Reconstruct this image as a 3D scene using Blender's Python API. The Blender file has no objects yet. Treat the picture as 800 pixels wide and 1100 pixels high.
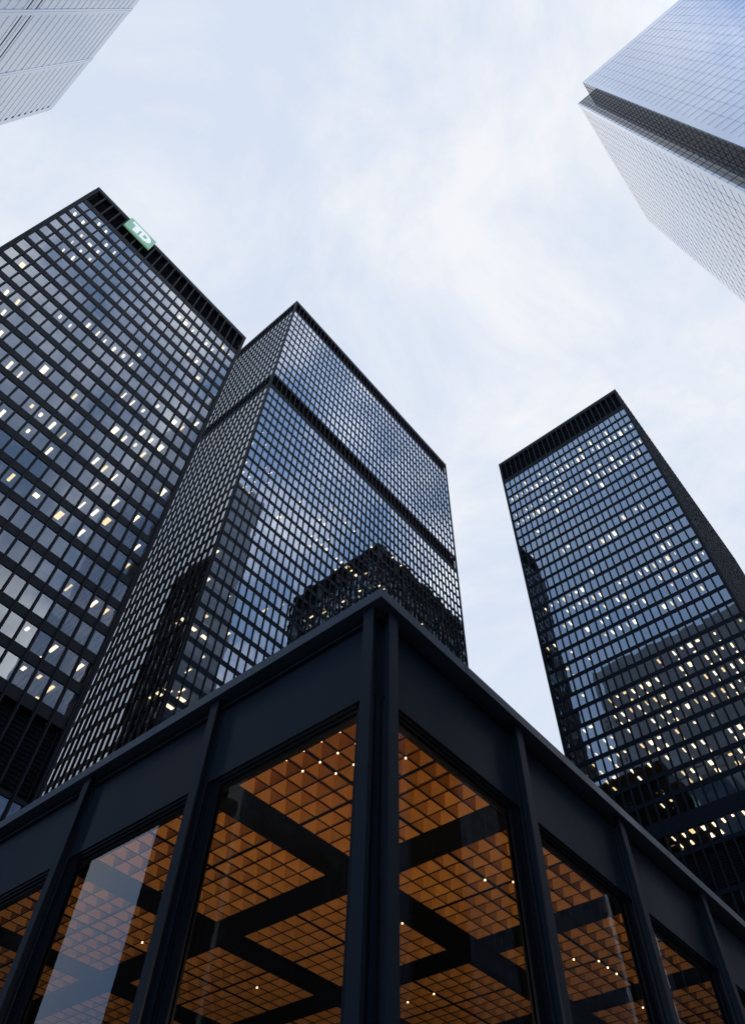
import bpy, math, random
from mathutils import Matrix, Vector

random.seed(7)
SC = bpy.context.scene
COL = SC.collection
EYE = 1.7

# ------------------------------------------------------------------ camera
RX = (-0.7644009, -0.64424504, 0.02529019)
RY = (-0.51460683, 0.63327598, 0.5780496)
RZ = (0.38842126, -0.42884713, 0.81560963)      # viewing direction
cam_d = bpy.data.cameras.new('camera')
cam = bpy.data.objects.new('camera', cam_d)
COL.objects.link(cam)
cam.matrix_world = Matrix(((RX[0], RY[0], -RZ[0], 0), (RX[1], RY[1], -RZ[1], 0),
                           (RX[2], RY[2], -RZ[2], EYE), (0, 0, 0, 1)))
cam_d.sensor_fit = 'VERTICAL'
cam_d.sensor_height = 36.0
cam_d.lens = 36.0 * 766.114 / 1100.0
cam_d.clip_start = 0.05
cam_d.clip_end = 8000
SC.camera = cam

# ------------------------------------------------------------------ sky, sun, exposure
SUN_EL, SUN_AZ = 14.0, -48.0        # azimuth of the direction to the sun, from +X towards +Y
world = bpy.data.worlds.new('World')
SC.world = world
world.use_nodes = True
nt = world.node_tree
for n in list(nt.nodes):
    nt.nodes.remove(n)
def wn(t, **kw):
    n = nt.nodes.new(t)
    for k, v in kw.items():
        setattr(n, k, v)
    return n
w_out = wn('ShaderNodeOutputWorld')
w_bg = wn('ShaderNodeBackground')
w_bg.inputs['Strength'].default_value = 0.1
sky = wn('ShaderNodeTexSky', sky_type='NISHITA', sun_disc=False)
sky.sun_elevation = math.radians(SUN_EL)
sky.sun_rotation = math.radians(90.0 - SUN_AZ)
sky.air_density = 1.0
sky.dust_density = 2.0
sky.ozone_density = 1.5
tc = wn('ShaderNodeTexCoord')
mp = wn('ShaderNodeMapping')
mp.inputs['Scale'].default_value = (1.0, 1.0, 1.9)
n1 = wn('ShaderNodeTexNoise')
n1.inputs['Scale'].default_value = 2.6
n1.inputs['Detail'].default_value = 7.0
n1.inputs['Roughness'].default_value = 0.64
n1.inputs['Distortion'].default_value = 0.55
r1 = wn('ShaderNodeValToRGB')
r1.color_ramp.elements[0].position = 0.38
r1.color_ramp.elements[0].color = (7.25, 8.1, 9.6, 1)     # thin blue-grey cloud
r1.color_ramp.elements[1].position = 0.64
r1.color_ramp.elements[1].color = (9.6, 9.75, 10.2, 1)     # bright white cloud
mx = wn('ShaderNodeMix', data_type='RGBA')
mx.inputs['Factor'].default_value = 0.93
nt.links.new(tc.outputs['Generated'], mp.inputs['Vector'])
nt.links.new(mp.outputs['Vector'], n1.inputs['Vector'])
nt.links.new(n1.outputs['Fac'], r1.inputs['Fac'])
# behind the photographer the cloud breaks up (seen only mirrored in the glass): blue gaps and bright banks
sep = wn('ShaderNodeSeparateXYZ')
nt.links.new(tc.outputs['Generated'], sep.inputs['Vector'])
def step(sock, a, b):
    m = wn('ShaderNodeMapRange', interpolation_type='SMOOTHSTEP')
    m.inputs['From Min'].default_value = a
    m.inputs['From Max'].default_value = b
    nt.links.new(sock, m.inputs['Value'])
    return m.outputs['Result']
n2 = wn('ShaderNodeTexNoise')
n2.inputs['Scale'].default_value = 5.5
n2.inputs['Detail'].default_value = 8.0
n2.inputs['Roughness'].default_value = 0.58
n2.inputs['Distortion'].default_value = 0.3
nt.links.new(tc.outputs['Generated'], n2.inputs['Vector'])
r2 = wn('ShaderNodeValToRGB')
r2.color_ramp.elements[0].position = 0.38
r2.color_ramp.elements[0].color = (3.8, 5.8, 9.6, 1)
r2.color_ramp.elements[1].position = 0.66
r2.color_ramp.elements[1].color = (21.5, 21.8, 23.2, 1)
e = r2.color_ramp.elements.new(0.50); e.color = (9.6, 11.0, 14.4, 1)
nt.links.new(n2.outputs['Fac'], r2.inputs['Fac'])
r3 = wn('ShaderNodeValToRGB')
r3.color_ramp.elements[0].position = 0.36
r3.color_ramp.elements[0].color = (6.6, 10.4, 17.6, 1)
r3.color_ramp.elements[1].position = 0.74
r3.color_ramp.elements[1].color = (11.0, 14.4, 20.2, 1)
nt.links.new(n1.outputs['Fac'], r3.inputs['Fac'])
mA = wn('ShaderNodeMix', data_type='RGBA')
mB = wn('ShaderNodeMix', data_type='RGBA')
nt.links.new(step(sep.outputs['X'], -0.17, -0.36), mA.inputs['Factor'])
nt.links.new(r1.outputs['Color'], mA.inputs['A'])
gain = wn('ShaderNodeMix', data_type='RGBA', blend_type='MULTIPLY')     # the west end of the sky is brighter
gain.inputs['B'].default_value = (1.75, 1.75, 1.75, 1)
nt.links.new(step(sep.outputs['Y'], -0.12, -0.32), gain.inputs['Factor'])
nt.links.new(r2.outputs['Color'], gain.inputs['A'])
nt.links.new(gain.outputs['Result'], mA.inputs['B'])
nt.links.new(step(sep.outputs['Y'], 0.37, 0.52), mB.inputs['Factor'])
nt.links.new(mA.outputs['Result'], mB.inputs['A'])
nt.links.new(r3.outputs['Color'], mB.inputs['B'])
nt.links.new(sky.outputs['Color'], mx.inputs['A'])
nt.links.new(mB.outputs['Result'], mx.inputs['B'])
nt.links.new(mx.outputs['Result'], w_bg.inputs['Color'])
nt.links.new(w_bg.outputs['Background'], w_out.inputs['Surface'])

sun_d = bpy.data.lights.new('sun', 'SUN')
sun_d.energy = 0.5
sun_d.angle = math.radians(20)
sun_d.color = (1.0, 0.95, 0.88)
sun = bpy.data.objects.new('sun', sun_d)
COL.objects.link(sun)
el, az = math.radians(SUN_EL), math.radians(SUN_AZ)
to_sun = Vector((math.cos(el) * math.cos(az), math.cos(el) * math.sin(az), math.sin(el)))
sun.rotation_euler = to_sun.to_track_quat('Z', 'Y').to_euler()
sun.location = (0, 0, 400)

vs = SC.view_settings
vs.view_transform = 'Standard'
vs.look = 'None'
vs.exposure = 0.0
vs.gamma = 1.0
vs.use_curve_mapping = False
SC.cycles.max_bounces = 10
SC.cycles.transparent_max_bounces = 12
SC.cycles.glossy_bounces = 5
SC.cycles.diffuse_bounces = 3
SC.cycles.use_denoising = True
SC.cycles.caustics_reflective = False
SC.cycles.caustics_refractive = False
SC.cycles.sample_clamp_indirect = 6.0

# ------------------------------------------------------------------ mesh helpers
class MB:
    def __init__(self):
        self.v, self.f, self.m = [], [], []
    def quad(self, a, b, c, d, m=0):
        i = len(self.v)
        self.v += [a, b, c, d]
        self.f.append((i, i + 1, i + 2, i + 3)); self.m.append(m)
    def tri(self, a, b, c, m=0):
        i = len(self.v)
        self.v += [a, b, c]
        self.f.append((i, i + 1, i + 2)); self.m.append(m)
    def hexa(self, p, m=0):                     # 8 points: bottom four, top four, both anticlockwise from above
        i = len(self.v)
        self.v += p
        for q in ((3, 2, 1, 0), (4, 5, 6, 7), (0, 1, 5, 4), (1, 2, 6, 5), (2, 3, 7, 6), (3, 0, 4, 7)):
            self.f.append(tuple(i + k for k in q)); self.m.append(m)
    def box(self, x0, x1, y0, y1, z0, z1, m=0):
        if x0 > x1: x0, x1 = x1, x0
        if y0 > y1: y0, y1 = y1, y0
        self.hexa([(x0, y0, z0), (x1, y0, z0), (x1, y1, z0), (x0, y1, z0),
                   (x0, y0, z1), (x1, y0, z1), (x1, y1, z1), (x0, y1, z1)], m)
    def add(self, o):
        i = len(self.v)
        self.v += o.v
        self.f += [tuple(k + i for k in f) for f in o.f]
        self.m += o.m
    def build(self, name, mats, parent=None):
        if not isinstance(mats, (list, tuple)):
            mats = [mats]
        base = parent.matrix_world.translation if parent else Vector((0, 0, 0))
        if parent is not None and parent.name in ORG:
            base = ORG[parent.name]
        me = bpy.data.meshes.new(name)
        me.from_pydata([(x - base[0], y - base[1], z - base[2]) for x, y, z in self.v], [], self.f)
        for m in mats:
            me.materials.append(m)
        if len(mats) > 1:
            me.polygons.foreach_set('material_index', self.m)
        me.update()
        o = bpy.data.objects.new(name, me)
        COL.objects.link(o)
        if parent is not None:
            o.parent = parent
            ORG[o.name] = base
        return o
ORG = {}

def tag(o, label=None, cat=None, group=None, kind=None):
    if label: o['label'] = label
    if cat: o['category'] = cat
    if group: o['group'] = group
    if kind: o['kind'] = kind
    return o

def thing(name, loc, label, cat, group=None):
    o = bpy.data.objects.new(name, None)
    o.empty_display_size = 1.0
    o.location = loc
    COL.objects.link(o)
    ORG[o.name] = Vector(loc)
    return tag(o, label, cat, group)

class Wall:
    """A vertical wall from p0 to p1 (x, y); n points outwards, to the right of p0->p1."""
    def __init__(self, p0, p1):
        self.p0 = p0
        dx, dy = p1[0] - p0[0], p1[1] - p0[1]
        self.len = math.hypot(dx, dy)
        self.t = (dx / self.len, dy / self.len)
        self.n = (self.t[1], -self.t[0])
    def pt(self, s, n, z):
        return (self.p0[0] + self.t[0] * s + self.n[0] * n, self.p0[1] + self.t[1] * s + self.n[1] * n, z)
    def box(self, mb, s0, s1, n0, n1, z0, z1, m=0):
        P = self.pt                              # s to the left seen from outside, so order keeps faces outward
        mb.hexa([P(s0, n0, z0), P(s0, n1, z0), P(s1, n1, z0), P(s1, n0, z0),
                 P(s0, n0, z1), P(s0, n1, z1), P(s1, n1, z1), P(s1, n0, z1)], m)
    def score(self, s, z, area):
        """How large a piece of the wall shows in the photograph (0 when it does not)."""
        x, y, zz = self.pt(s, 0, z)
        d = (x, y, zz - EYE)
        dist = math.sqrt(d[0] ** 2 + d[1] ** 2 + d[2] ** 2)
        face = -(d[0] * self.n[0] + d[1] * self.n[1]) / dist
        if face <= 0: return 0.0
        u, v = project((x, y, zz))
        if u is None or not (0 < u < 800 and 0 < v < 1100): return 0.0
        if (v > 628 + 0.619 * (409 - u)) if u < 409 else (v > 628 + 0.92 * (u - 409)): return 0.0
        if x > 60 and v > 361 and u < 262 - (v - 361) * 0.4236: return 0.0
        return area * face / dist ** 2

def project(p):
    d = (p[0], p[1], p[2] - EYE)
    c = [sum(a * b for a, b in zip(r, d)) for r in (RX, RY, RZ)]
    if c[2] <= 0: return None, None
    return 400 + 766.114 * c[0] / c[2], 550 - 766.114 * c[1] / c[2]

def split_parts(name, items, mats, parent, limit=100):
    """items: (score, MB). The ones that show largest become parts of their own, the rest one 'stuff' part."""
    items = sorted(items, key=lambda i: -i[0])
    rest = MB()
    out = []
    for k, (s, mb) in enumerate(items):
        if k < limit and (s > 0 or len(items) <= limit):
            out.append(mb.build(name, mats, parent))
        else:
            rest.add(mb)
    if rest.f:
        o = rest.build(name, mats, parent)
        o['kind'] = 'stuff'
        out.append(o)
    return out

# ------------------------------------------------------------------ materials
def mat(name):
    m = bpy.data.materials.new(name)
    m.use_nodes = True
    t = m.node_tree
    for n in list(t.nodes):
        t.nodes.remove(n)
    return m, t, t.nodes.new('ShaderNodeOutputMaterial')

def paint(name, col, rough=0.5, spec=0.5, var=0.15, scale=0.6, bump=0.0, metallic=0.0, rvar=0.12, stretch=(1, 1, 1), ior=1.5):
    m, t, out = mat(name)
    b = t.nodes.new('ShaderNodeBsdfPrincipled')
    b.inputs['Specular IOR Level'].default_value = spec
    b.inputs['Metallic'].default_value = metallic
    b.inputs['IOR'].default_value = ior
    tcn = t.nodes.new('ShaderNodeTexCoord')
    mpn = t.nodes.new('ShaderNodeMapping')
    mpn.inputs['Scale'].default_value = stretch
    t.links.new(tcn.outputs['Object'], mpn.inputs['Vector'])
    nz = t.nodes.new('ShaderNodeTexNoise')
    nz.inputs['Scale'].default_value = scale
    nz.inputs['Detail'].default_value = 6
    t.links.new(mpn.outputs['Vector'], nz.inputs['Vector'])
    rp = t.nodes.new('ShaderNodeValToRGB')
    rp.color_ramp.elements[0].position = 0.3
    rp.color_ramp.elements[1].position = 0.7
    rp.color_ramp.elements[0].color = tuple(c * (1 - var) for c in col) + (1,)
    rp.color_ramp.elements[1].color = tuple(c * (1 + var) for c in col) + (1,)
    t.links.new(nz.outputs['Fac'], rp.inputs['Fac'])
    t.links.new(rp.outputs['Color'], b.inputs['Base Color'])
    mr = t.nodes.new('ShaderNodeMapRange')
    mr.inputs['To Min'].default_value = max(0.02, rough - rvar)
    mr.inputs['To Max'].default_value = min(1.0, rough + rvar)
    t.links.new(nz.outputs['Fac'], mr.inputs['Value'])
    t.links.new(mr.outputs['Result'], b.inputs['Roughness'])
    if bump:
        bp = t.nodes.new('ShaderNodeBump')
        bp.inputs['Strength'].default_value = bump
        bp.inputs['Distance'].default_value = 0.02
        t.links.new(nz.outputs['Fac'], bp.inputs['Height'])
        t.links.new(bp.outputs['Normal'], b.inputs['Normal'])
    t.links.new(b.outputs['BSDF'], out.inputs['Surface'])
    return m

def glass(name, tint, ior, refl=(0.9, 0.95, 1.0), rough=0.0, wave=0.02, wscale=0.5):
    """Window glass: clear tinted sheet, mirror reflection by Fresnel, slightly wavy."""
    m, t, out = mat(name)
    tr = t.nodes.new('ShaderNodeBsdfTransparent')
    tr.inputs['Color'].default_value = tint + (1,)
    gl = t.nodes.new('ShaderNodeBsdfGlossy')
    gl.inputs['Color'].default_value = refl + (1,)
    gl.inputs['Roughness'].default_value = rough
    fr = t.nodes.new('ShaderNodeFresnel')
    mx = t.nodes.new('ShaderNodeMixShader')
    geo = t.nodes.new('ShaderNodeNewGeometry')
    io = t.nodes.new('ShaderNodeMapRange')       # a thin sheet reflects the same from both sides
    io.inputs['To Min'].default_value = ior
    io.inputs['To Max'].default_value = 1.0 / ior
    t.links.new(geo.outputs['Backfacing'], io.inputs['Value'])
    t.links.new(io.outputs['Result'], fr.inputs['IOR'])
    nz = t.nodes.new('ShaderNodeTexNoise')
    nz.inputs['Scale'].default_value = wscale
    nz.inputs['Detail'].default_value = 1
    bp = t.nodes.new('ShaderNodeBump')
    bp.inputs['Strength'].default_value = 1.0
    bp.inputs['Distance'].default_value = wave
    t.links.new(geo.outputs['Position'], nz.inputs['Vector'])
    t.links.new(nz.outputs['Fac'], bp.inputs['Height'])
    t.links.new(bp.outputs['Normal'], gl.inputs['Normal'])
    m1 = t.nodes.new('ShaderNodeMath'); m1.operation = 'SUBTRACT'; m1.inputs[0].default_value = 2.0
    m2 = t.nodes.new('ShaderNodeMath'); m2.operation = 'MULTIPLY'          # two surfaces: F * (2 - F)
    t.links.new(fr.outputs['Fac'], m1.inputs[1])
    t.links.new(fr.outputs['Fac'], m2.inputs[0]); t.links.new(m1.outputs[0], m2.inputs[1])
    t.links.new(m2.outputs[0], mx.inputs['Fac'])
    t.links.new(tr.outputs['BSDF'], mx.inputs[1])
    t.links.new(gl.outputs['BSDF'], mx.inputs[2])
    t.links.new(mx.outputs['Shader'], out.inputs['Surface'])
    return m

def lamp_mat(name, col, strength):
    m, t, out = mat(name)
    e = t.nodes.new('ShaderNodeEmission')
    e.inputs['Color'].default_value = col + (1,)
    e.inputs['Strength'].default_value = strength
    t.links.new(e.outputs['Emission'], out.inputs['Surface'])
    return m

M_STEEL = paint('black_painted_steel', (0.0035, 0.0055, 0.009), 0.55, 0.13, 0.18, 0.35, rvar=0.1)
M_PAV = paint('pavilion_black_steel', (0.0085, 0.0125, 0.0185), 0.5, 0.18, 0.16, 0.9, bump=0.12, rvar=0.12, stretch=(1, 1, 0.35))
M_FASCIA = paint('fascia_steel', (0.032, 0.046, 0.062), 0.40, 0.35, 0.2, 1.4, bump=0.1, rvar=0.14)
M_SPAN = paint('semi_gloss_steel', (0.0045, 0.0075, 0.013), 0.6, 0.08, 0.15, 0.3, rvar=0.05)
M_LOUVRE = paint('louvre_dark', (0.004, 0.0045, 0.006), 0.8, 0.1, 0.2, 0.5)
M_CEIL = paint('office_ceiling', (0.30, 0.28, 0.25), 0.85, 0.1, 0.08, 0.8)
M_CORE = paint('office_core', (0.10, 0.095, 0.085), 0.9, 0.1, 0.3, 0.15)
M_BLIND = paint('blind_fabric', (0.42, 0.41, 0.40), 0.9, 0.1, 0.1, 0.7)
M_GLASS = glass('tinted_glass', (0.42, 0.43, 0.44), 1.75, (0.88, 0.94, 1.0), 0.0, 0.005, 0.4)
M_PGLASS = glass('pavilion_glass', (0.86, 0.87, 0.86), 1.20, (0.95, 0.97, 1.0), 0.0, 0.004, 0.3)
M_LAMP = lamp_mat('office_tube_light', (1.0, 0.80, 0.48), 5.0)
M_LAMP_DIM = lamp_mat('office_dim_light', (1.0, 0.74, 0.36), 2.8)
M_LAMP_COOL = lamp_mat('office_cool_light', (1.0, 0.86, 0.64), 4.0)
M_ROOF = paint('roof_gravel', (0.16, 0.16, 0.155), 0.9, 0.1, 0.3, 1.5)

# lit ceiling lights: (window column, window row)
LEFT= [(0,1),(1,1),(1,7),(2,0),(2,2),(2,3),(2,4),(2,9),(3,0),(3,2),(3,3),(3,4),(3,9),(3,10),(4,1),(4,2),(4,3),(4,11),(5,1),(6,8),(6,12),(7,8),(7,12),(8,7),(8,11),(8,14),(9,7),(9,13),(10,7),(10,13),(10,14),(11,7),(11,11),(11,13),(11,16),(12,7),(12,13),(12,14),(13,6),(13,7),(13,16),(14,1),(14,9),(15,1),(15,9),(15,11),(15,13),(15,16),(16,1),(16,9),(16,11),(16,13),(16,14),(16,15),(17,3),(17,8),(17,10),(17,11),(17,13),(17,15),(17,16),(17,20),(18,1),(18,3),(18,10),(18,11),(18,14),(18,15),(18,18),(18,21),(19,1),(19,4),(19,8),(19,10),(19,20),(19,21),(20,0),(20,8),(20,14),(20,18),(20,21),(21,0),(21,7),(21,12),(21,15),(21,16),(21,18),(21,20)]
CENTRE= [(0,7),(0,9),(0,10),(0,11),(0,17),(0,19),(1,5),(1,10),(1,11),(1,21),(1,24),(1,25),(2,6),(2,10),(2,11),(2,23),(3,8),(3,19),(4,8),(4,9),(4,21),(7,11),(8,18),(10,8),(10,17),(13,5),(13,10),(13,11),(14,6),(14,8),(14,10),(15,8),(15,10),(15,16),(16,6),(16,9),(16,10),(17,15),(18,10),(18,11),(19,6),(19,10),(20,10),(20,13),(21,6),(21,10),(22,10),(23,11),(24,9),(25,6),(27,6),(27,9),(28,5),(28,9),(30,5),(32,5),(37,9)]
CSIDE=[(0,22),(1,21),(1,25),(2,21),(2,25),(3,21),(3,25),(0,26)]
RIGHT= [(0,2),(0,4),(0,5),(0,17),(1,2),(1,5),(1,9),(1,14),(1,17),(2,2),(2,4),(2,5),(2,14),(2,19),(2,23),(2,24),(2,25),(3,1),(3,2),(3,4),(3,5),(3,7),(3,14),(3,16),(3,18),(3,21),(3,23),(3,26),(4,2),(4,5),(4,14),(4,15),(4,16),(4,24),(4,25),(4,26),(5,2),(5,4),(5,5),(5,14),(5,15),(5,19),(5,24),(5,25),(6,1),(6,2),(6,4),(6,10),(6,14),(6,15),(6,17),(6,22),(6,23),(6,25),(6,26),(7,2),(7,4),(7,5),(7,6),(7,10),(7,14),(7,15),(7,22),(7,23),(7,24),(8,3),(8,4),(8,5),(8,15),(8,16),(8,17),(8,18),(8,22),(8,23),(8,25),(8,26),(8,28),(8,29),(9,1),(9,2),(9,3),(9,4),(9,5),(9,13),(9,15),(9,16),(9,17),(9,18),(9,22),(9,23),(9,25),(9,28),(9,29),(10,2),(10,5),(10,11),(10,18),(10,22),(10,23),(10,24),(10,25),(10,26),(10,29),(11,1),(11,2),(11,5),(11,16),(11,18),(11,22),(11,23),(11,24),(11,27),(11,29),(12,2),(12,11),(12,15),(12,16),(12,17),(12,18),(12,22),(12,23),(12,24),(12,25),(12,26),(12,27),(12,29),(13,2),(13,5),(13,11),(13,15),(13,17),(13,21),(13,24),(13,26),(13,29),(14,1),(14,2),(14,4),(14,11),(14,17),(14,23),(14,24),(14,25),(14,26),(14,27),(14,29),(15,5),(15,6),(15,15),(15,21),(15,22),(15,23),(15,24),(15,29),(16,1),(16,2),(16,4),(16,5),(16,10),(16,15),(16,18),(16,21),(16,22),(16,24),(16,25),(16,27),(17,2),(17,5),(17,15),(17,16),(17,18),(17,21),(17,23),(17,24),(17,26),(17,27),(18,2),(18,4),(18,5),(18,10),(18,15),(18,17),(18,18),(18,21),(18,22),(18,23),(18,24),(18,26),(19,1),(19,2),(19,5),(19,10),(19,13),(19,14),(19,15),(19,16),(19,22),(19,23),(19,24),(20,2),(20,5),(20,7),(20,14),(20,15),(20,17),(20,21),(20,22),(20,23),(20,24),(21,2),(21,5),(21,13),(21,17),(21,18),(21,22),(21,23),(22,2),(22,4),(22,5),(22,16),(23,2),(23,4),(23,15),(23,16),(23,21)]
# ------------------------------------------------------------------ dark glass towers
def rect_walls(x0, x1, y0, y1):
    """anticlockwise footprint; outward normal to the right of each run"""
    c = [(x0, y0), (x1, y0), (x1, y1), (x0, y1)]
    return [Wall(c[i], c[(i + 1) % 4]) for i in range(4)]      # south, east, north, west

def ring(mb, walls, n0, n1, z0, z1):
    """a band right round four walls, butted at the corners"""
    for i, w in enumerate(walls):
        if i % 2 == 0: w.box(mb, -n1, w.len + n1, n0, n1, z0, z1)
        else: w.box(mb, -n0 + 0.001, w.len + n0 - 0.001, n0, n1, z0, z1)

def dark_tower(name, label, x0, x1, y0, y1, top, rows, belts, crown, lights, depth=0.26, win_w=1.24, seed=1,
               mod=1.524, blinds=0.28, span=None, rec=0.09, fl=0.085):
    rnd = random.Random(seed)
    cx, cy = (x0 + x1) / 2, (y0 + y1) / 2
    root = thing(name, (cx, cy, 0), label, 'skyscraper')
    walls = rect_walls(x0, x1, y0, y1)
    pier = 0.34
    zt = top - 1.35                                           # underside of the roof beam
    # core, roof, floor slabs
    mb = MB(); mb.box(x0 + 8, x1 - 8, y0 + 8, y1 - 8, 0, top - 0.4); mb.build('service_core', M_CORE, root)
    mb = MB(); mb.box(x0 + .6, x1 - .6, y0 + .6, y1 - .6, top - 0.6, top - 0.25); mb.build('roof', M_ROOF, root)
    mb = MB()
    ring(mb, walls, -0.45, 0.10, zt + 0.25, top)
    ring(mb, walls, -0.40, 0.0, zt, zt + 0.248)
    mb.build('roof_beam', M_STEEL, root)
    slabs = []
    for zb, zw in rows:
        m = MB()
        m.box(x0 + .42, x1 - .42, y0 + .42, y1 - .42, zw + 0.10, zw + 0.40)
        slabs.append((walls[3].score(walls[3].len / 2, zw, 10) + 1e-9, m))
    split_parts('floor_slab', slabs, M_CEIL, root)
    # spandrel bands between window rows
    zs = sorted(rows)
    bands = []
    lo = 0.0
    spans = [(b[0], b[1]) for b in belts] + [(crown[0], crown[1])]
    edges = sorted([(zb, zw) for zb, zw in zs] + spans)
    for (a, b) in edges:
        bands.append((lo, a)); lo = b
    bands.append((lo, zt + 0.0))
    for a, b in bands:
        if b - a < 0.05: continue
        m = MB()
        for w in walls:
            w.box(m, pier, w.len - pier, -0.40, 0.0, a, b - 0.004)
        m.build('spandrel', span or M_STEEL, root)
    # louvred bands
    for a, b in spans:
        m = MB()
        for w in walls:
            w.box(m, pier, w.len - pier, -0.75, -0.55, a, b)
            k = 0
            z = a + 0.15
            while z < b - 0.1:
                w.box(m, pier, w.len - pier, -0.55, -0.47, z, z + 0.07)
                z += 0.42
        m.build('louvre_band', M_LOUVRE, root)
    # corner piers
    for i, w in enumerate(walls):
        m = MB()
        p = walls[i - 1]
        x, y = w.p0
        sx = 1 if x == x0 else -1
        sy = 1 if y == y0 else -1
        m.box(x + sx * 0.0, x + sx * pier, y, y + sy * pier, 0, top - 0.03)
        m.box(x - sx * 0.09, x + sx * 0.12, y - sy * 0.09, y + sy * 0.12, 0, zt + 0.24)
        m.build('corner_pier', M_STEEL, root)
    # windows, mullions, blinds, lights
    wins, muls, blds, lts = [], [], [], []
    for wi, w in enumerate(walls):
        n = int(round((w.len - 2 * pier) / mod))
        pitch = (w.len - 2 * pier) / n
        half = win_w / 2
        for k in range(n + 1):
            s = pier + k * pitch
            m = MB()
            bw = (pitch - win_w) / 2
            w.box(m, s - bw + 0.002, s + bw - 0.002, -0.14, 0.015, 0, zt + 0.002)      # frame
            w.box(m, s - 0.025, s + 0.025, 0.015, depth - 0.02, 0, zt + 0.24)           # web
            w.box(m, s - fl, s + fl, depth - 0.02, depth + 0.012, 0, zt + 0.24)   # flange
            sc = w.score(s, top - 20, 1)
            sc = max(sc, w.score(s, top * 0.6, 1)) + 1e-9 * (wi == 3)
            muls.append((sc, m))
        for r, (zb, zw) in enumerate(reversed(zs)):
            for k in range(n):
                c = pier + (k + 0.5) * pitch
                a = w.score(c, (zb + zw) / 2, (zw - zb) * half * 2)
                m = MB()
                t0, t1 = rnd.gauss(0, 0.0022), rnd.gauss(0, 0.0022)
                q = -rec
                m.quad(w.pt(c - half, q + t0 + t1, zb), w.pt(c + half, q - t0 + t1, zb),
                       w.pt(c + half, q - t0 - t1, zw), w.pt(c - half, q + t0 - t1, zw))
                wins.append((a, m))
                lit = (wi, k, r) in lights
                if not lit and rnd.random() < blinds:
                    m = MB()
                    f = rnd.choice((0.25, 0.5, 0.5, 1.0, 1.0))
                    zl = zw - (zw - zb) * f
                    m.quad(w.pt(c - half - .05, -0.22, zl), w.pt(c + half + .05, -0.22, zl),
                           w.pt(c + half + .05, -0.22, zw + .08), w.pt(c - half - .05, -0.22, zw + .08))
                    blds.append((a * f, m))
                if lit:
                    m = MB()
                    off = rnd.uniform(-0.12, 0.12)
                    ln = rnd.choice((0.55, 1.2, 1.2, 1.2))
                    st = rnd.uniform(0.62, 0.95)
                    hw = rnd.choice((0.08, 0.13, 0.15, 0.15, 0.28)); tone = rnd.choice((0, 0, 0, 1, 1, 2))
                    w.box(m, c + off - hw, c + off + hw, -st - ln, -st, zw + 0.03, zw + 0.097, tone)
                    lts.append((a + 1e-9, m))
                    if rnd.random() < 0.6:
                        m = MB()
                        w.box(m, c + off - hw, c + off + hw, -st - 3.6, -st - 2.4, zw + 0.03, zw + 0.097, tone)
                        lts.append((a * 0.5 + 1e-9, m))
    split_parts('window', wins, M_GLASS, root)
    split_parts('mullion', muls, M_STEEL, root)
    split_parts('blind', blds, M_BLIND, root)
    split_parts('ceiling_light', lts, [M_LAMP, M_LAMP_DIM, M_LAMP_COOL], root)
    return root

def E(z): return z + EYE

# left tower (plane facing the camera at x = 53.3)
rows = [(E(116.4 - 3.665 * k), E(118.95 - 3.665 * k)) for k in range(22)]
rows += [(E(28.4 - 3.665 * k), E(30.9 - 3.665 * k)) for k in range(8)]
n_left = 22
lights = set()
for c, r in LEFT:                      # columns counted from the high-y end: the west wall runs from high y to low y
    lights.add((3, c, r))
left_tower = dark_tower('office_tower', 'black steel and glass office tower with a green and white sign at its roof edge',
                        53.3, 108.6, -21.35, 12.6, E(127.4), rows, [(E(31.3), E(38.2))], (E(120.3), E(126.0)),
                        lights, depth=0.20, win_w=1.24, seed=3)

# centre tower
rows = [(E(200.2 - 1.35 - 3.642 * k), E(200.2 + 1.35 - 3.642 * k)) for k in range(12)]
rows += [(E(149.8 - 1.3 - 3.52 * k), E(149.8 + 1.3 - 3.52 * k)) for k in range(41)]
lights = set()
for c, r in CENTRE:
    lights.add((3, c, r + 12 if r >= 0 else r + 12))
for c, r in CSIDE:
    lights.add((2, 23 - c, r + 12))
centre_tower = dark_tower('office_tower', 'tallest black tower in the middle, seen on its corner, with a dark belt round it',
                          67.4, 104.5, -110.55, -36.88, E(209.3), rows, [(E(153.0), E(157.6))], (E(202.6), E(207.6)),
                          lights, depth=0.145, win_w=1.34, seed=5, span=M_SPAN, rec=0.05, fl=0.06)

# right tower
rows = [(E(163.2 - 3.63 * k), E(166.05 - 3.63 * k)) for k in range(29)]
rows += [(E(56.3), E(59.1))] + [(E(46.4 - 3.63 * k), E(49.2 - 3.63 * k)) for k in range(12)]
lights = set()
for c, r in RIGHT:
    lights.add((2, c, r))
right_tower = dark_tower('office_tower', 'black tower standing alone on the right with many lit ceiling lights',
                         7.75, 45.0, -103.0 - 73.75, -103.0, E(176.6), rows, [(E(49.8), E(55.6))], (E(167.8), E(175.0)),
                         lights, depth=0.20, win_w=1.20, seed=9, blinds=0.12, span=M_SPAN)

# ------------------------------------------------------------------ green sign with two white letters
def backlit(name, base, glow):
    m, t, out = mat(name)
    b = t.nodes.new('ShaderNodeBsdfPrincipled')
    b.inputs['Base Color'].default_value = base + (1,)
    b.inputs['Roughness'].default_value = 0.4
    b.inputs['Emission Color'].default_value = glow + (1,)
    b.inputs['Emission Strength'].default_value = 1.0
    t.links.new(b.outputs['BSDF'], out.inputs['Surface'])
    return m

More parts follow.
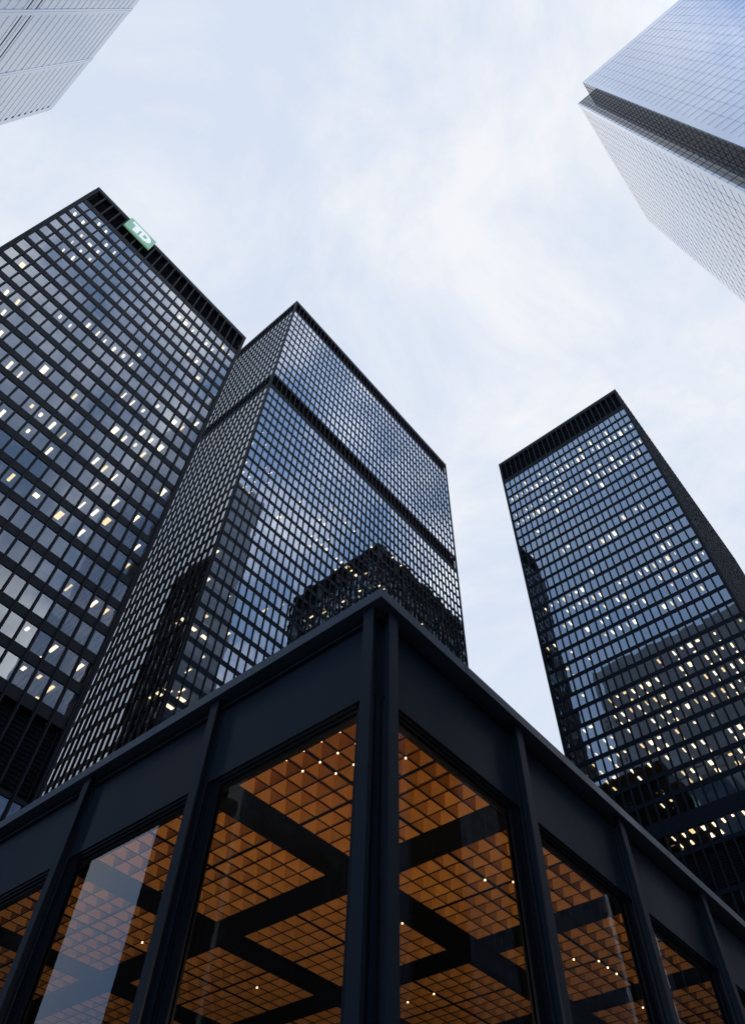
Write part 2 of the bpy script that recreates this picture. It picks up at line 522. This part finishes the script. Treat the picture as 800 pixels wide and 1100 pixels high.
def curve_plate(outer, holes, xf, xb, to_yz, name, material, parent):
    """flat letter with thickness cut from 2D outlines, filled with bpy's tessellator"""
    from mathutils.geometry import tessellate_polygon
    loops = [outer] + holes
    tris = tessellate_polygon([[Vector((a, b, 0)) for a, b in l] for l in loops])
    pts = [p for l in loops for p in l]
    mb = MB()
    for t in tris:
        f = [(xf,) + to_yz(*pts[i]) for i in t]
        mb.v += f; k = len(mb.v)
        mb.f.append((k - 3, k - 2, k - 1)); mb.m.append(0)
    for l in loops:
        for i in range(len(l)):
            a, b = l[i], l[(i + 1) % len(l)]
            mb.quad((xf,) + to_yz(*a), (xf,) + to_yz(*b), (xb,) + to_yz(*b), (xb,) + to_yz(*a))
    return mb.build(name, material, parent)

M_GREEN = backlit('sign_green', (0.13, 0.27, 0.18), (0.115, 0.25, 0.165))
M_WHITE = backlit('sign_white', (0.75, 0.76, 0.76), (0.46, 0.47, 0.47))
SY0, SY1, SZ0, SZ1, SXF = 6.0, 0.70, E(122.9), E(127.3), 52.72
sign = thing('roof_sign', (SXF + 0.3, (SY0 + SY1) / 2, SZ0), 'square green sign with joined white letters T and D on the roof edge', 'sign')
mb = MB(); mb.box(SXF, SXF + 0.30, SY1, SY0, SZ0, SZ1); mb.build('sign_panel', M_GREEN, sign)
for yy in (SY1 + 0.6, (SY0 + SY1) / 2, SY0 - 0.6):
    mb = MB(); mb.box(SXF + 0.30, 53.25, yy - .08, yy + .08, SZ0 + 0.5, SZ0 + 0.66); mb.box(SXF + 0.30, 53.25, yy - .08, yy + .08, SZ1 - 1.0, SZ1 - 0.84)
    mb.build('bracket', M_STEEL, sign)
def to_yz(a, b): return (SY0 + (SY1 - SY0) * a, SZ0 + (SZ1 - SZ0) * b)
# letter T: crossbar and stem
curve_plate([(0.12, 0.84), (0.50, 0.84), (0.50, 0.66), (0.435, 0.66), (0.435, 0.16), (0.255, 0.16), (0.255, 0.66), (0.12, 0.66)],
            [], SXF - 0.10, SXF, to_yz, 'letter', M_WHITE, sign)
def arc(cx, cy, rx, ry, a0, a1, n=14):
    return [(cx + rx * math.cos(math.radians(a0 + (a1 - a0) * i / n)), cy + ry * math.sin(math.radians(a0 + (a1 - a0) * i / n))) for i in range(n + 1)]
d_out = [(0.505, 0.16)] + arc(0.62, 0.50, 0.27, 0.34, -90, 90) + [(0.505, 0.84)]
d_in = [(0.60, 0.34)] + arc(0.64, 0.50, 0.095, 0.16, -90, 90) + [(0.60, 0.66)]
curve_plate(d_out, [d_in], SXF - 0.10, SXF, to_yz, 'letter', M_WHITE, sign)

# ------------------------------------------------------------------ pale towers with ribbon windows
def coated(name, base, rough):
    """glass-faced panel: coloured body under two reflecting surfaces"""
    m, t, out = mat(name)
    b = t.nodes.new('ShaderNodeBsdfPrincipled')
    b.inputs['Roughness'].default_value = rough
    b.inputs['IOR'].default_value = 1.9
    b.inputs['Coat Weight'].default_value = 1.0
    b.inputs['Coat IOR'].default_value = 1.9
    b.inputs['Coat Roughness'].default_value = 0.02
    geo = t.nodes.new('ShaderNodeNewGeometry')
    nz = t.nodes.new('ShaderNodeTexNoise'); nz.inputs['Scale'].default_value = 0.15; nz.inputs['Detail'].default_value = 4
    rp = t.nodes.new('ShaderNodeValToRGB')
    rp.color_ramp.elements[0].position = 0.3; rp.color_ramp.elements[1].position = 0.7
    rp.color_ramp.elements[0].color = tuple(c * 0.93 for c in base) + (1,)
    rp.color_ramp.elements[1].color = tuple(c * 1.07 for c in base) + (1,)
    bp = t.nodes.new('ShaderNodeBump'); bp.inputs['Distance'].default_value = 0.01
    t.links.new(geo.outputs['Position'], nz.inputs['Vector']); t.links.new(nz.outputs['Fac'], rp.inputs['Fac'])
    t.links.new(nz.outputs['Fac'], bp.inputs['Height']); t.links.new(bp.outputs['Normal'], b.inputs['Normal'])
    t.links.new(bp.outputs['Normal'], b.inputs['Coat Normal'])
    t.links.new(rp.outputs['Color'], b.inputs['Base Color'])
    t.links.new(b.outputs['BSDF'], out.inputs['Surface'])
    return m
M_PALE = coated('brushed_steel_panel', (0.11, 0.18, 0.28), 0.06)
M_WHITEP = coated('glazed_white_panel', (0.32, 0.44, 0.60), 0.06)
def opaque_glass(name, base, ior, rough=0.02):
    m, t, out = mat(name)
    b = t.nodes.new('ShaderNodeBsdfPrincipled')
    b.inputs['Base Color'].default_value = base + (1,)
    b.inputs['Roughness'].default_value = rough
    b.inputs['IOR'].default_value = ior
    geo = t.nodes.new('ShaderNodeNewGeometry')
    nz = t.nodes.new('ShaderNodeTexNoise'); nz.inputs['Scale'].default_value = 0.3; nz.inputs['Detail'].default_value = 1
    bp = t.nodes.new('ShaderNodeBump'); bp.inputs['Distance'].default_value = 0.02
    t.links.new(geo.outputs['Position'], nz.inputs['Vector']); t.links.new(nz.outputs['Fac'], bp.inputs['Height'])
    t.links.new(bp.outputs['Normal'], b.inputs['Normal'])
    t.links.new(b.outputs['BSDF'], out.inputs['Surface'])
    return m
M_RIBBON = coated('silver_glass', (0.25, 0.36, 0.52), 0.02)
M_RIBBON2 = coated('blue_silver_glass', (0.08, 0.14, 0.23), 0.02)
M_NBAR = paint('dark_glazing_bar', (0.02, 0.03, 0.05), 0.4, 0.4, 0.1, 0.5)
M_NOTCH = opaque_glass('corner_glass', (0.010, 0.017, 0.030), 1.6)
M_JOINT = paint('dark_joint', (0.44, 0.51, 0.60), 0.6, 0.3, 0.1, 0.5)

def pale_tower(name, label, foot, top, z_first, pitch, win_h, bay, panel, glassm, pier_w, parapet, big_every=None, rec=0.03,
               notch_walls=(), belts=(), seed=1, joint=0.05):
    rnd = random.Random(seed)
    cx = sum(p[0] for p in foot) / len(foot); cy = sum(p[1] for p in foot) / len(foot)
    root = thing(name, (cx, cy, 0), label, 'skyscraper')
    walls = [Wall(foot[i], foot[(i + 1) % len(foot)]) for i in range(len(foot))]
    nf = int((z_first - 6) / pitch)
    wtops = [z_first - k * pitch for k in range(nf)]
    # roof
    mb = MB(); i = len(mb.v)
    mb.v += [(x, y, top - 0.8) for x, y in foot]; mb.f.append(tuple(range(len(foot)))); mb.m.append(0)
    mb.build('roof', M_ROOF, root)
    mb = MB()
    for wi, w in enumerate(walls):
        if wi in notch_walls: continue
        w.box(mb, 0, w.len, -0.5, 0.004 + 0.003 * (wi % 2), z_first + 0.002, top + 0.003 * (wi % 2))
    mb.build('parapet', panel, root)
    # spandrels
    bands = []
    for k, zt in enumerate(wtops):
        lo = wtops[k + 1] if k + 1 < len(wtops) else 0
        m = MB(); sc = 1e-9
        for wi, w in enumerate(walls):
            if wi in notch_walls: continue
            w.box(m, pier_w, w.len - pier_w, -0.4, 0.0, lo, zt - win_h)
            sc = max(sc, w.score(w.len * .9, zt, 1), w.score(w.len * .1, zt, 1))
        bands.append((sc, m))
    split_parts('spandrel', bands, panel, root)
    # piers
    prs, wins, jts = [], [], []
    for wi, w in enumerate(walls):
        if wi in notch_walls:
            m = MB()
            m.quad(w.pt(0, -.02, 0), w.pt(w.len, -.02, 0), w.pt(w.len, -.02, top), w.pt(0, -.02, top))
            m.build('corner_glazing', M_NOTCH, root)
            m = MB()
            for k in range(0, nf + 2):
                z = z_first + pitch * 0.9 - k * pitch
                if z < top - 0.2: w.box(m, 0.02, w.len - 0.02, 0.0, 0.04, z, z + 0.12)
            s = 1.35
            while s < w.len - 0.2:
                w.box(m, s - .03, s + .03, 0.0, 0.05, 0, top - 0.05); s += 1.35
            m.build('glazing_bars', M_NBAR, root)
            continue
        for s0, s1 in ((0.0, pier_w), (w.len - pier_w, w.len)):
            m = MB(); w.box(m, s0, s1, -0.5, 0.002, 0, z_first); prs.append((w.score((s0 + s1) / 2, top * .8, 1) + 1e-9, m))
        s = pier_w
        nb = int(round((w.len - 2 * pier_w) / bay)); bp = (w.len - 2 * pier_w) / nb
        for k in range(nb):
            a, b = pier_w + k * bp, pier_w + (k + 1) * bp
            if big_every:
                a, b = a + big_every / 2, b - big_every / 2
                if k < nb - 1:
                    m = MB(); w.box(m, b, b + big_every, -0.5, 0.10, 0, top - 0.02); w.box(m, b + big_every * .42, b + big_every * .58, 0.10, 0.14, 0, top - 0.05)
                    prs.append((w.score(b + big_every / 2, top * .8, 1) + 1e-9, m))
            elif k < nb - 1:
                m = MB(); w.box(m, b - joint, b + joint, -0.2, 0.012, 0, z_first + 0.002); jts.append((w.score(b, top * .7, 1) + 1e-9, m))
            for zt in wtops:
                m = MB()
                t0, t1 = rnd.gauss(0, 0.003), rnd.gauss(0, 0.002)
                m.quad(w.pt(a, -rec + t0, zt - win_h), w.pt(b, -rec + t1, zt - win_h), w.pt(b, -rec - t0, zt), w.pt(a, -rec - t1, zt))
                wins.append((w.score((a + b) / 2, zt, (b - a) * win_h), m))
                if big_every and b - a > 6:
                    q = a + 1.5
                    while q < b - 0.3:
                        w.box(m, q - .02, q + .02, -0.03, -0.005, zt - win_h, zt, 1)
                        q += 1.5
    split_parts('pier', prs, panel, root)
    if jts: split_parts('panel_joint', jts, M_JOINT, root)
    split_parts('window', wins, [glassm, M_JOINT], root)
    for a, b in belts:
        m = MB()
        for wi, w in enumerate(walls):
            if wi in notch_walls: continue
            w.box(m, pier_w, w.len - pier_w, 0.0, 0.06, a, a + 0.35)
            w.box(m, pier_w, w.len - pier_w, 0.0, 0.06, b, b + 0.35)
        m.build('louvre_band', M_NBAR, root)
    return root

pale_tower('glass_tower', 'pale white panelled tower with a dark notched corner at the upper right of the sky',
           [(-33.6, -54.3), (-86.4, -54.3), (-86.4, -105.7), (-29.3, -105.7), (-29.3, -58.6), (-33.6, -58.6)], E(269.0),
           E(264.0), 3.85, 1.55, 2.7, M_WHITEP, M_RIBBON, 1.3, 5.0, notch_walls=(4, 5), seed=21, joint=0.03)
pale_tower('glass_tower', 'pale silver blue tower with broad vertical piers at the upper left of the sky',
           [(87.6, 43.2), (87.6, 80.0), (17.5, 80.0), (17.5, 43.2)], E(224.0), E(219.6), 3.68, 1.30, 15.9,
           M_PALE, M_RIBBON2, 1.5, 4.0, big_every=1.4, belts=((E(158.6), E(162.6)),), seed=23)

# lower blocks added beyond the frame so the pavilion windows mirror dark walls
M_STONE = paint('dark_stone', (0.050, 0.050, 0.052), 0.6, 0.2, 0.2, 0.4)
M_DGLASS = opaque_glass('dim_window_glass', (0.02, 0.024, 0.03), 1.6)
pale_tower('added_block', 'lower dark stone block added outside the left of the picture, mirrored in the pavilion glass',
           [(106, 16), (142, 16), (142, 40), (106, 40)], 84, 79, 3.7, 1.7, 3.2, M_STONE, M_DGLASS, 1.6, 4.0, seed=31)
pale_tower('added_block', 'lower dark stone block added outside the right of the picture, mirrored in the pavilion glass',
           [(-64, -170), (-24, -170), (-24, -118), (-64, -118)], 72, 67, 3.7, 1.7, 3.2, M_STONE, M_DGLASS, 1.6, 4.0, seed=32)
pale_tower('added_block', 'dark stone block added between the two pale towers, behind the photographer and outside the picture',
           [(-80, -46), (-36, -46), (-36, 18), (-80, 18)], 64, 59, 3.7, 1.7, 3.2, M_STONE, M_DGLASS, 1.6, 4.0, seed=33)


# ------------------------------------------------------------------ glazed pavilion
X0, Y0, MOD, NB = 4.31, -5.05, 3.14, 14
SX, SY = X0 + 0.06, Y0                       # spandrel planes of the two sides we see
XE, YE = X0 + MOD * NB, Y0 - MOD * NB
pav = thing('glass_pavilion', ((X0 + XE) / 2, (Y0 + YE) / 2, 0), 'low black steel pavilion with big windows and a glowing orange coffered ceiling', 'pavilion')
PW = [Wall((XE, SY), (SX, SY)), Wall((SX, SY), (SX, YE)), Wall((SX, YE), (XE, YE)), Wall((XE, YE), (XE, SY))]
# outward normal must point away: check and flip the run if needed
def owall(p0, p1, cx, cy):
    w = Wall(p0, p1)
    mxx, myy = (p0[0] + p1[0]) / 2, (p0[1] + p1[1]) / 2
    if (mxx - cx) * w.n[0] + (myy - cy) * w.n[1] < 0:
        w = Wall(p1, p0)
    return w
pcx, pcy = (SX + XE) / 2, (SY + YE) / 2
PW = [owall((XE, SY), (SX, SY), pcx, pcy), owall((SX, SY), (SX, YE), pcx, pcy), owall((SX, YE), (XE, YE), pcx, pcy), owall((XE, YE), (XE, SY), pcx, pcy)]
ZF0, ZF1 = E(7.07), E(7.24)
ZSP0, ZSP1 = E(5.73), E(7.07)
ZG = E(5.59)
ZC = E(5.77)
# roof and fascia
m = MB(); m.box(SX + .1, XE - .1, SY - .1, YE + .1, ZF0 + 0.02, ZF1 - 0.03); m.build('roof', M_ROOF, pav)
m = MB()
ring(m, PW, -0.05, 0.215, ZF0, ZF1)
fas = m.build('roof_fascia', M_FASCIA, pav)
m = MB()
ring(m, PW, 0.002, 0.055, ZF0 - 0.13, ZF0 - 0.09)
m.build('drip_ledge', M_PAV, pav)

m = MB()
for w in PW:
    s = MOD * 0.55
    while s < w.len:
        w.box(m, s - .02, s + .02, 0.214, 0.219, ZF0 - 0.003, ZF1 + 0.003); s += MOD * 2
m.build('fascia_joint', M_FASCIA, pav)
M_FRAME = paint('window_frame_black', (0.003, 0.0045, 0.007), 0.5, 0.12, 0.1, 1.0)
M_BULB = lamp_mat('downlight_bulb', (1.0, 0.66, 0.33), 4.0)
def along(w, x, y):            # distance along the wall of a world point
    return (x - w.p0[0]) * w.t[0] + (y - w.p0[1]) * w.t[1]
for wi, w in enumerate(PW):
    # mullion stations in world coordinates
    st = []
    if wi in (0, 2):
        pts = [(4.43, w.p0[1])] + [(X0 + MOD * k, w.p0[1]) for k in range(1, NB)] + [(XE - 0.12, w.p0[1])]
    else:
        pts = [(w.p0[0], -5.18)] + [(w.p0[0], Y0 - MOD * k) for k in range(1, NB)] + [(w.p0[0], YE + 0.12)]
    st = sorted(along(w, x, y) for x, y in pts)
    for k, s in enumerate(st):
        m = MB()
        w.box(m, s - 0.085, s + 0.085, 0.125, 0.150, 0, ZF0 - 0.002)
        w.box(m, s - 0.018, s + 0.018, 0.022, 0.125, 0, ZF0 - 0.004)
        if 0 < k < len(st) - 1: w.box(m, s - 0.085, s + 0.085, 0.002, 0.022, 0, ZF0 - 0.135)
        m.build('mullion', M_PAV, pav)
    for a, b in zip(st[:-1], st[1:]):
        m = MB(); w.box(m, a + 0.004, b - 0.004, -0.06, 0.0, ZSP0, ZSP1); m.build('spandrel_panel', M_PAV, pav)
        # stepped window frame
        m = MB()
        for (i0, n0, n1) in ((0.0, -0.075, -0.02), (0.12, -0.105, -0.045), (0.20, -0.135, -0.078)):
            i1 = 0.285
            za = ZSP0 - 0.002
            zh = ZG
            w.box(m, a + i0 * 0.0 + 0.0 + (0.004 if i0 == 0 else i0), a + (0.285 if i0 else 0.12), n0, n1, 0.12, za)
            w.box(m, b - (0.285 if i0 else 0.12), b - (0.004 if i0 == 0 else i0), n0, n1, 0.12, za)
        for (d0, d1, n0, n1) in ((0.0, 0.05, -0.073, -0.022), (0.05, 0.095, -0.103, -0.047), (0.095, 0.14, -0.133, -0.08)):
            w.box(m, a + 0.286, b - 0.286, n0, n1, ZSP0 - d1, ZSP0 - d0 - 0.002)
        w.box(m, a + 0.286, b - 0.286, -0.13, -0.03, 0.12, 0.30)
        win = m.build('window', M_FRAME, pav)
        g = MB()
        g.quad(w.pt(a + 0.26, -0.11, 0.28), w.pt(b - 0.26, -0.11, 0.28), w.pt(b - 0.26, -0.11, ZG + 0.02), w.pt(a + 0.26, -0.11, ZG + 0.02))
        g.build('pane', M_PGLASS, win)
    m = MB(); w.box(m, 0.0, w.len, -0.14, -0.002, 0, 0.118); m.build('plinth', M_PAV, pav)
    m = MB(); w.box(m, 0.35, w.len - 0.35, -0.20, -0.145, ZG + 0.022, ZF0 - 0.02); m.build('edge_beam', M_LOUVRE, pav)
# corner columns
for sx, xx in ((1, SX), (-1, XE)):
    for sy, yy in ((-1, SY), (1, YE)):
        m = MB(); m.box(xx + sx * 0.05, xx + sx * 0.36, yy + sy * 0.05, yy + sy * 0.36, 0, ZF0 - 0.006)
        m.build('corner_column', M_PAV, pav)
# coffered ceiling
M_BEAM = paint('ceiling_beam_black', (0.0035, 0.0045, 0.006), 0.7, 0.05, 0.15, 0.6)
def coffer_mat():
    m, t, out = mat('amber_ceiling_panel')
    b = t.nodes.new('ShaderNodeBsdfPrincipled')
    geo = t.nodes.new('ShaderNodeNewGeometry')
    nz = t.nodes.new('ShaderNodeTexNoise'); nz.inputs['Scale'].default_value = 2.2; nz.inputs['Detail'].default_value = 5
    rp = t.nodes.new('ShaderNodeValToRGB')
    rp.color_ramp.elements[0].position = 0.3; rp.color_ramp.elements[1].position = 0.72
    rp.color_ramp.elements[0].color = (0.42, 0.205, 0.062, 1); rp.color_ramp.elements[1].color = (0.56, 0.285, 0.090, 1)
    t.links.new(geo.outputs['Position'], nz.inputs['Vector'])
    t.links.new(nz.outputs['Fac'], rp.inputs['Fac'])
    t.links.new(rp.outputs['Color'], b.inputs['Base Color'])
    b.inputs['Roughness'].default_value = 0.42
    t.links.new(b.outputs['BSDF'], out.inputs['Surface'])
    return m
M_COFFER = coffer_mat()
panels = []
for i in range(NB):
    for j in range(NB):
        m = MB()
        ax = X0 + MOD * i + 0.315; bx = X0 + MOD * (i + 1) - 0.315
        ay = Y0 - MOD * j - 0.315; by = Y0 - MOD * (j + 1) + 0.315
        g = 0.02
        mx_, my_ = (ax + bx) / 2, (ay + by) / 2
        for (qx0, qx1) in ((ax, mx_ - g), (mx_ + g, bx)):
            for (qy0, qy1) in ((ay, my_ + g), (my_ - g, by)):
                cw, ch = (qx1 - qx0) / 4, (qy1 - qy0) / 4
                for a in range(4):
                    for b in range(4):
                        e = 0.008
                        xa, xb = qx0 + cw * a + e, qx0 + cw * (a + 1) - e
                        ya, yb = qy0 + ch * b - e, qy0 + ch * (b + 1) + e
                        xm, ym = (xa + xb) / 2, (ya + yb) / 2
                        zz, za = ZC, ZC + 0.27
                        c4 = [(xa, ya, zz), (xb, ya, zz), (xb, yb, zz), (xa, yb, zz)]
                        tp = [(xm + (px_ - xm) * 0.62, ym + (py_ - ym) * 0.62, za) for px_, py_, _ in c4]
                        for q in range(4):                # upright amber baffles round each cell, and its lid
                            m.quad(c4[q], c4[(q + 1) % 4], tp[(q + 1) % 4], tp[q])
                        m.quad(tp[0], tp[1], tp[2], tp[3])
        u, v = project((mx_, my_, ZC))
        sc = 0 if u is None else (1.0 / ((mx_) ** 2 + my_ ** 2) if -250 < u < 1050 and v < 1300 else 1e-6 / (mx_ ** 2 + my_ ** 2))
        panels.append((sc, m))
split_parts('ceiling_panel', panels, M_COFFER, pav)
m = MB()                                            # thin black grid the cells hang in
for i in range(NB):
    ax = X0 + MOD * i + 0.315; bx = ax + MOD - 0.63
    ay = Y0 - MOD * i - 0.315; by = ay - MOD + 0.63
    for k in range(9):
        hw = 0.022 if k == 4 else 0.006
        x = ax + (bx - ax) * k / 8; y = ay + (by - ay) * k / 8
        for j in range(NB):
            cy0 = Y0 - MOD * j - 0.30; cx0 = X0 + MOD * j + 0.30
            m.box(x - hw, x + hw, cy0 - MOD + 0.60, cy0, ZC - 0.012, ZC - 0.002)
            m.box(cx0, cx0 + MOD - 0.60, y - hw, y + hw, ZC - 0.010, ZC - 0.0015)
m.build('ceiling_grid', M_BEAM, pav)
m = MB(); m.box(X0 + .3, XE - .3, Y0 - .3, YE + .3, ZC + 0.28, ZC + 0.32); m.build('ceiling_void', M_LOUVRE, pav)
for i in range(NB + 1):
    for ax_ in (0, 1):
        m = MB()
        h = 0.31
        if ax_ == 0:
            c = X0 + MOD * i
            m.box(max(c - h, X0 + .17), min(c + h, XE - .17), Y0 - 0.4, YE + 0.4, ZC - 0.02, ZC + 0.27)
        else:
            c = Y0 - MOD * i
            m.box(X0 + 0.4, XE - 0.4, min(c + h, Y0 - .17), max(c - h, YE + .17), ZC - 0.017, ZC + 0.265)
        m.build('ceiling_beam', M_BEAM, pav)
m = MB(); m.box(SX + 0.2, XE - .2, SY - .2, YE + .2, 0.02, 0.10)
M_FLOOR = paint('granite_floor', (0.20, 0.17, 0.14), 0.35, 0.5, 0.2, 3.0)
m.build('floor', M_FLOOR, pav)
# downlights at the crossings of the ceiling grid, nearest to the corner
def cell_x(i, k): return X0 + MOD * i + 0.315 + (MOD - 0.63) / 8 * k
def cell_y(j, k): return Y0 - MOD * j - 0.315 - (MOD - 0.63) / 8 * k
spots = set()
spots |= {(0, a, 0, b) for a in (2, 3, 4, 5) for b in (0, 1)} | {(0, 3, 0, 2), (0, 4, 0, 2), (0, 0, 0, 2), (0, 0, 0, 3), (0, 1, 0, 3)}
dl = []
for (i, a, j, b) in sorted(spots):
    x, y = cell_x(i, a), cell_y(j, b)
    m = MB(); m.box(x - .009, x + .009, y - .009, y + .009, ZC - 0.034, ZC - 0.013)
    m.build('downlight', M_BULB, pav)
rnd = random.Random(4)
for (i, a, j, b) in [(0, 4, 1, 3), (1, 0, 1, 4), (0, 3, 1, 4), (1, 6, 2, 2), (1, 4, 2, 2), (2, 2, 1, 5), (0, 5, 2, 3), (0, 4, 2, 4), (0, 4, 2, 5), (0, 4, 2, 6), (0, 5, 3, 1), (0, 5, 3, 2), (2, 3, 0, 7), (3, 1, 0, 5)]:
    x, y = cell_x(i, a), cell_y(j, b)
    m = MB(); m.box(x - .013, x + .013, y - .010, y + .010, ZC - 0.036, ZC - 0.013)
    m.build('downlight', M_BULB, pav)

# warm uplights added out of sight in the banking hall to light its ceiling
M_SHADE = paint('added_uplight_metal', (0.20, 0.16, 0.10), 0.35, 0.5, 0.05, 1.0, metallic=0.8)
def uplight(x, y, power, first=[None]):
    if first[0] is None:
        r = thing('added_uplight', (x, y, 0.1), 'tall slim brass uplight added out of sight to light the pavilion ceiling', 'lamp', 'uplights added unseen in the banking hall')
        m = MB(); m.box(x - .15, x + .15, y - .15, y + .15, 0.102, 0.13); m.build('base', M_SHADE, r)
        m = MB(); m.box(x - .015, x + .015, y - .015, y + .015, 0.13, 3.45); m.build('pole', M_SHADE, r)
        m = MB()
        for q in range(12):
            a0, a1 = 2 * math.pi * q / 12, 2 * math.pi * (q + 1) / 12
            m.quad((x + .04 * math.cos(a0), y + .04 * math.sin(a0), 3.45), (x + .04 * math.cos(a1), y + .04 * math.sin(a1), 3.45),
                   (x + .16 * math.cos(a1), y + .16 * math.sin(a1), 3.62), (x + .16 * math.cos(a0), y + .16 * math.sin(a0), 3.62))
        m.build('shade', M_SHADE, r)
        first[0] = r
    else:
        src = first[0]
        r = src.copy(); COL.objects.link(r); r.location = (x, y, 0.1)
        for ch in list(src.children):
            if ch.type != 'MESH': continue
            c = ch.copy(); COL.objects.link(c); c.parent = r
    ld = bpy.data.lights.new('added_uplight_bulb', 'POINT')
    ld.energy = power; ld.color = (1.0, 0.67, 0.35); ld.shadow_soft_size = 0.12
    lo = bpy.data.objects.new('added_uplight_bulb', ld); COL.objects.link(lo)
    lo.location = (x, y, 3.68)
    return r
for (x, y, p) in [(5.35, -6.1, 400), (10.4, -6.0, 26), (5.4, -11.0, 26), (13.5, -10.5, 5), (8.5, -17, 6), (17, -7.5, 8), (15, -18, 5), (22, -13, 5), (8, -26, 8), (27, -8, 8), (24, -24, 6), (33, -17, 6), (14, -35, 6), (33, -35, 8)]:
    uplight(x, y, p)

# ------------------------------------------------------------------ ground
m = MB(); m.quad((-3000, -3000, -0.02), (3000, -3000, -0.02), (3000, 3000, -0.02), (-3000, 3000, -0.02))
tag(m.build('ground', paint('asphalt', (0.05, 0.05, 0.052), 0.9, 0.2, 0.2, 0.2)), kind='structure')
def paving():
    mm, t, out = mat('granite_paving')
    b = t.nodes.new('ShaderNodeBsdfPrincipled')
    br = t.nodes.new('ShaderNodeTexBrick')
    geo = t.nodes.new('ShaderNodeNewGeometry')
    br.offset = 0.0
    br.inputs['Scale'].default_value = 0.33
    br.inputs['Mortar Size'].default_value = 0.008
    br.inputs['Brick Width'].default_value = 0.5
    br.inputs['Color1'].default_value = (0.22, 0.21, 0.20, 1)
    br.inputs['Color2'].default_value = (0.26, 0.25, 0.24, 1)
    br.inputs['Mortar'].default_value = (0.08, 0.08, 0.08, 1)
    t.links.new(geo.outputs['Position'], br.inputs['Vector'])
    t.links.new(br.outputs['Color'], b.inputs['Base Color'])
    b.inputs['Roughness'].default_value = 0.7
    t.links.new(b.outputs['BSDF'], out.inputs['Surface'])
    return mm
m = MB(); m.box(-24, 120, -190, 34, -0.015, 0.0)
tag(m.build('plaza', paving()), kind='structure')
